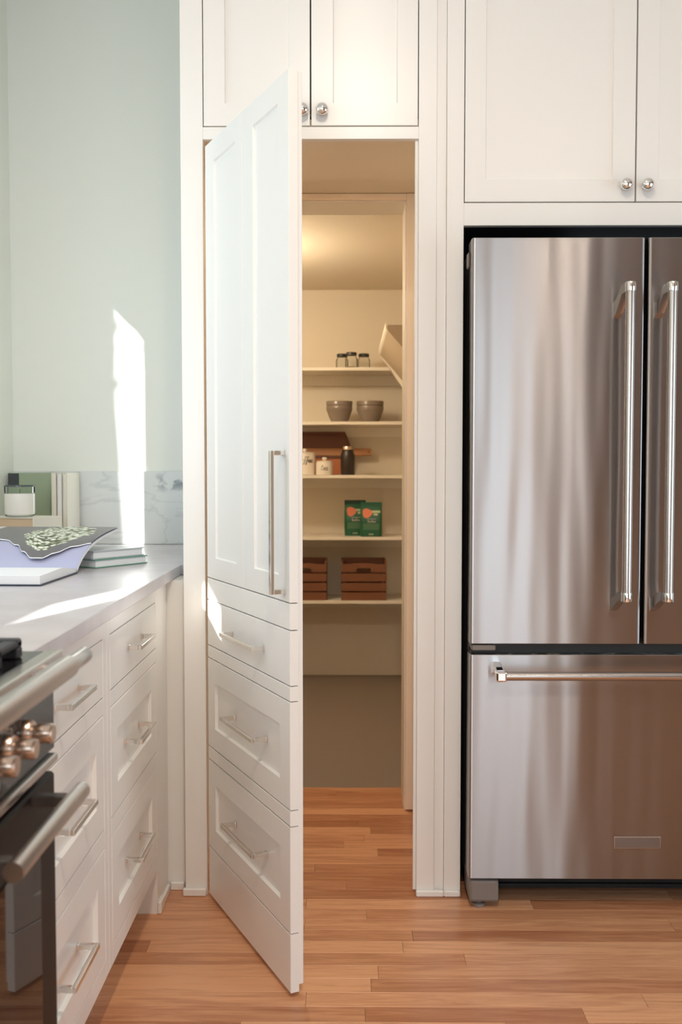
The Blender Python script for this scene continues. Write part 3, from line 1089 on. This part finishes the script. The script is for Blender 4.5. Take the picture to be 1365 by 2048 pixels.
def bag(x, y_, rz, h, fold, label):
    t = thing('green_bag', label, 'bag', (x, y_, 0.822), rz, 'green bags on the fourth shelf')
    w, d = 0.116, 0.055
    def fn(u, v):
        a = u * 2 * PI
        px = (abs(math.cos(a)) ** 0.35) * math.copysign(1, math.cos(a)) * w / 2
        k = 1 - 0.85 * max(0, (v - 0.45) / 0.55)
        py = (abs(math.sin(a)) ** 0.5) * math.copysign(1, math.sin(a)) * d / 2 * k
        bulge = 1 + 0.03 * math.sin(v * PI)
        return (px * bulge, py, v * h)
    g = G()
    g.grid(fn, 40, 14)
    bmesh.ops.remove_doubles(g.bm, verts=g.bm.verts, dist=1e-5)
    bmesh.ops.holes_fill(g.bm, edges=[e for e in g.bm.edges if e.is_boundary])
    bmesh.ops.recalc_face_normals(g.bm, faces=g.bm.faces)
    b = obj('pouch', g, 'greenbag', t, smooth=True)
    def front(v):
        return -d / 2 * (1 - 0.85 * max(0, (v - 0.45) / 0.55))
    def pr(name, m, x0, x1, v0, v1, n=4):
        gg = G()
        def q(u, s):
            v = v0 + (v1 - v0) * s
            return (x0 + (x1 - x0) * u, front(v) - 0.0012, v * h)
        gg.grid(q, 1, n, 0.0008)
        return obj(name, gg, m, t)
    obj('top_fold', G().box(-w / 2 - .001, w / 2 + .001, -0.0085, 0.0085, h - 0.024, h + 0.002, 0.002), 'greendark' if fold else 'greenbag', t)
    gg = G()
    vv = 0.69
    n = 20
    ring = []
    cpt = None
    bm = gg.bm
    pts = []
    for i in range(n):
        a = 2 * PI * i / n
        r_ = 0.026 * (1 + 0.10 * math.sin(3 * a + 1))
        v = (vv * h + r_ * math.sin(a)) / h
        pts.append(bm.verts.new((-0.022 + r_ * math.cos(a), front(v) - 0.0014, v * h)))
    bm.faces.new(pts)
    obj('fruit_print', gg, 'peach', t)
    pr('name_print', 'palegreen', 0.004, 0.050, 0.70, 0.765)
    pr('name_print', 'palegreen', 0.014, 0.036, 0.625, 0.68)
    pr('line_print', 'pinkprint', -0.022, 0.028, 0.515, 0.527, 1)
    gt = G()
    for i in range(6):
        xx = -0.018 + i * 0.0075
        v0, v1 = 0.415, 0.415 + (0.075 if i in (0, 3) else 0.045)
        gt.box(xx, xx + 0.0045, front(0.44) - 0.002, front(0.44) - 0.001, v0 * h, v1 * h, 0)
    obj('word_print', gt, 'pinkprint', t)
    pr('panel_print', 'greenpanel', -0.044, 0.044, 0.20, 0.385)
    gt = G()
    for i in range(3):
        gt.box(-0.012 + i * 0.009, -0.007 + i * 0.009, -d / 2 - .002, -d / 2 - .001, 0.05 * h, 0.095 * h, 0)
    obj('weight_print', gt, 'palegreen', t)
    return t


bag(0.038, 5.535, 0.04, 0.195, True, 'dark green coffee bag with orange fruit print, standing behind the other bag')
bag(0.126, 5.462, -0.03, 0.186, False, 'green coffee bag with orange fruit print, in front and to the right')


def crate(x0, label):
    w, d, h = 0.247, 0.20, 0.222
    t = thing('wooden_crate', label, 'crate', (x0, 5.425, 0.4730), 0, 'slatted crates on the lowest pantry shelf')
    sh = 0.0425
    gap = (h - 0.024 - 4 * sh) / 3
    z0 = z1 = 0
    for i in range(4):
        z0 = i * (sh + gap)
        z1 = z0 + sh
        if i == 3:
            c = w / 2
            # top slat: raised middle and a hand hole in its lower edge
            out = [(0.0, z0), (c - 0.042, z0), (c - 0.036, z0 + 0.021), (c + 0.036, z0 + 0.021), (c + 0.042, z0), (w, z0), (w, z1), (c + 0.075, z1), (c + 0.045, z1 + 0.005), (c - 0.045, z1 + 0.005), (c - 0.075, z1), (0.0, z1)]
            obj('slat', G().prism(out, 'y', 0.0, 0.009, 0.0), 'crate', t)
        else:
            obj('slat', G().box(0, w, 0, 0.009, z0, z1, 0.001), 'crate', t)
        z1 += 0.020 if i == 3 else 0
        obj('slat', G().box(0, w, d - 0.009, d, z0, z1, 0.001), 'crate', t)
        obj('slat', G().box(0.0, 0.009, 0.0095, d - 0.0095, z0, z1, 0.001), 'crate', t)
        obj('slat', G().box(w - 0.009, w, 0.0095, d - 0.0095, z0, z1, 0.001), 'crate', t)
    for px in (0.0095, w - 0.0245):
        for py in (0.0095, d - 0.0245):
            obj('corner_post', G().box(px, px + 0.015, py, py + 0.015, 0.001, h - 0.028, 0.001), 'crate', t)
    obj('bottom_board', G().box(0.026, w - 0.026, 0.0095, d - 0.0095, 0.001, 0.009, 0), 'crate', t)
    return t


crate(-0.038, 'brown slatted wooden crate standing below the green bags, fully in view')
crate(-0.365, 'brown slatted wooden crate partly hidden behind the open door edge')

# ------------------------------------------------------------------ things on the counter
ZT = 0.9145
gb = thing('green_book', 'large sage green hardcover standing upright against the backsplash', 'book', (-1.146, 3.635, ZT))
obj('cover', G().box(-0.095, 0.086, -0.013, -0.009, 0, 0.266, 0.001), 'greenbook', gb)
obj('cover', G().box(-0.095, 0.086, 0.009, 0.013, 0, 0.266, 0.001), 'greenbook', gb)
obj('pages', G().box(-0.092, 0.083, -0.0088, 0.0088, 0.003, 0.263, 0), 'page', gb)
obj('spine_label', G().box(-0.095, -0.055, -0.0142, -0.0130, 0.222, 0.264, 0.0004), 'charcoal', gb)
for i, (x, lab, m) in enumerate(((-1.044, 'slim grey volume standing upright next to the sage green book', 'cream'), (-1.024, 'slim cream volume standing upright between two others', 'page'), (-1.0045, 'slim cream volume standing upright at the right end of the row', 'cream'))):
    wb = 0.0165
    u = thing('slim_book', lab, 'book', (x, 3.60, ZT), 0, 'slim upright volumes')
    obj('cover', G().box(-wb / 2, -wb / 2 + .0025, -0.08, 0.08, 0, 0.2665, 0.0006), 'cream', u)
    obj('cover', G().box(wb / 2 - .0025, wb / 2, -0.08, 0.08, 0, 0.2665, 0.0006), 'cream', u)
    obj('pages', G().box(-wb / 2 + .0027, wb / 2 - .0027, -0.076, 0.077, 0.003, 0.262, 0), m, u)


def flat_book(name, label, loc, rz, w, d, h, cm, pm, group=None, far_spine=False):
    t = thing(name, label, 'book', loc, rz, group)
    c = 0.0028
    obj('cover', G().box(-w, 0, 0, d, 0, c, 0.0006), cm, t)
    obj('cover', G().box(-w, 0, 0, d, h - c, h, 0.0006), cm, t)
    if far_spine:
        obj('spine', G().box(-w - 0.0015, -w + 0.003, 0, d, 0.0, h, 0.001), cm, t)
    else:
        obj('spine', G().box(-0.003, 0.0015, 0, d, 0.0, h, 0.001), cm, t)
    obj('pages', G().box(-w + 0.004, -0.004, 0.004, d - 0.004, c + .0002, h - c - .0002, 0), pm, t)
    return t


# two hardbacks lying flat under the candle
flat_book('hardback_book', 'cream hardback lying flat at the bottom, under another cream book', (-1.015, 3.22, ZT), math.radians(-14), 0.21, 0.15, 0.062, 'cream', 'pagetan', 'hardbacks stacked under the candle')
flat_book('hardback_book', 'cream hardback with tan page edges lying directly under the candle', (-1.022, 3.215, ZT + 0.0622), math.radians(-20), 0.21, 0.15, 0.060, 'cream', 'pagetan', 'hardbacks stacked under the candle')
cz = ZT + 0.1224
cn = thing('candle', 'white candle in a clear glass tumbler on the stacked hardbacks', 'candle', (-1.088, 3.285, cz))
r = 0.049
obj('tumbler', G().lathe([(r - .0005, .0775), (r, .0775), (r, .104), (r - .003, .104), (r - .003, .0786)], seg=40).lathe([(0, 0), (r - .010, 0), (r - .002, .005), (r - .001, .0078), (0, .0078)], seg=40), 'glass', cn, smooth=True)
obj('wax', G().lathe([(0, .008), (r - .002, .008), (r, .016), (r, .077), (r - .004, .0778), (0, .0775)], seg=40), 'wax', cn, smooth=True)
obj('smoked_band', G().lathe([(r + .0002, .0995), (r + .0007, .0995), (r + .0007, .1045), (r - .003, .1046), (r - .003, .1042), (r + .0002, .1042)], seg=40), 'smoke', cn, smooth=True)
obj('wick', G().tube([(0, 0, .078), (0.001, 0, .086), (0.003, 0, .091)], 0.0010, 6), 'ink', cn)

# two large books under the open one
rz2 = math.atan2(0.165, 0.115)
a1 = flat_book('large_book', 'large book with green cover edges, bottom of the pair by the cabinet', (-0.715, 2.80, ZT), rz2 - PI / 2, 0.19, 0.20, 0.024, 'greenedge', 'page', 'large books under the open one', True)
a2 = flat_book('large_book', 'large grey covered book lying on top of the green edged book', (-0.722, 2.803, ZT + 0.0242), rz2 - PI / 2, 0.185, 0.195, 0.024, 'slate', 'page', 'large books under the open one', True)

# open book
OB = thing('open_book', 'open picture book lying on the counter, far page raised with a flower photo', 'book', (-0.735, 2.672, ZT), math.radians(-2))
L = 0.36   # along the spine, towards -x
def near(u, v):   # u along the spine, v from spine to fore edge (towards -y)
    return (-L * u, -0.284 * v, 0.010 + 0.020 * math.sin(min(v * 3.0, 1.35)) - 0.006 * v)
g = G()
g.grid(near, 10, 16)
for f in list(g.bm.faces):
    pass
ext = bmesh.ops.extrude_face_region(g.bm, geom=g.bm.faces[:])
for v_ in [e for e in ext['geom'] if isinstance(e, bmesh.types.BMVert)]:
    v_.co.z = 0.0035
bmesh.ops.recalc_face_normals(g.bm, faces=g.bm.faces)
obj('near_pages', g, 'page', OB, smooth=True)
obj('cover', G().box(-L - .004, 0.004, -0.290, 0.004, 0.0, 0.0032, 0.001), 'navy', OB)
def far(u, v):
    z = 0.012 + 0.066 * (1 - math.exp(-v * 4.2)) + 0.030 * v
    return (-L * u + 0.045 * v, 0.262 * v + 0.004, z)
g = G()
g.grid(far, 10, 18, None, True)
obj('lilac_page', g, 'lilac', OB, smooth=True)
def under(off):
    return lambda u, v: (far(u, v)[0] + .001, far(u, v)[1] + off * 0.5, far(u, v)[2] - off)
g = G()
g.grid(under(0.0012), 10, 18)
ext = bmesh.ops.extrude_face_region(g.bm, geom=g.bm.faces[:])
for v_ in [e for e in ext['geom'] if isinstance(e, bmesh.types.BMVert)]:
    v_.co.z -= 0.006
    v_.co.y += 0.003
bmesh.ops.recalc_face_normals(g.bm, faces=g.bm.faces)
obj('far_pages', g, 'page', OB, smooth=True)
KEY = [(0, .34), (.1, .25), (.2, .12), (.28, .05), (.36, .05), (.46, .14), (.56, .28), (.7, .42), (1, .5)]
def wave(u):
    for (a, p), (b, q) in zip(KEY, KEY[1:]):
        if u <= b:
            k_ = (u - a) / (b - a)
            k_ = k_ * k_ * (3 - 2 * k_)
            return p + (q - p) * k_
    return .5
def photo_leaf(u, v):
    w_ = wave(u)
    p = far(u, w_ + (1 - w_) * v)
    lift = 0.003 + 0.012 * (1 - v) ** 3 * (0.5 + 0.5 * math.cos((u - .32) * 9))
    return (p[0], p[1] - 0.002, p[2] + lift)
g = G()
g.grid(photo_leaf, 40, 18, None, True)
obj('photo_page', g, 'photo', OB, smooth=True)
def rim(u, v):
    a = photo_leaf(u, 0)
    return (a[0], a[1] - 0.0012 + 0.0012 * v, a[2] - 0.0022 + 0.0026 * v)
g = G()
g.grid(rim, 40, 1)
obj('page_edge', g, 'page', OB, smooth=True)
g = G()
for i, wl in enumerate((0.10, 0.085, 0.10, 0.06)):
    zz = near(0, 0.5 + i * 0.05)[2] + .0006
    g.box(-0.30, -0.30 + wl, -0.284 * (0.50 + i * 0.05) - .0015, -0.284 * (0.50 + i * 0.05), zz - .0004, zz, 0)
obj('text_lines', g, 'pinkprint', OB)
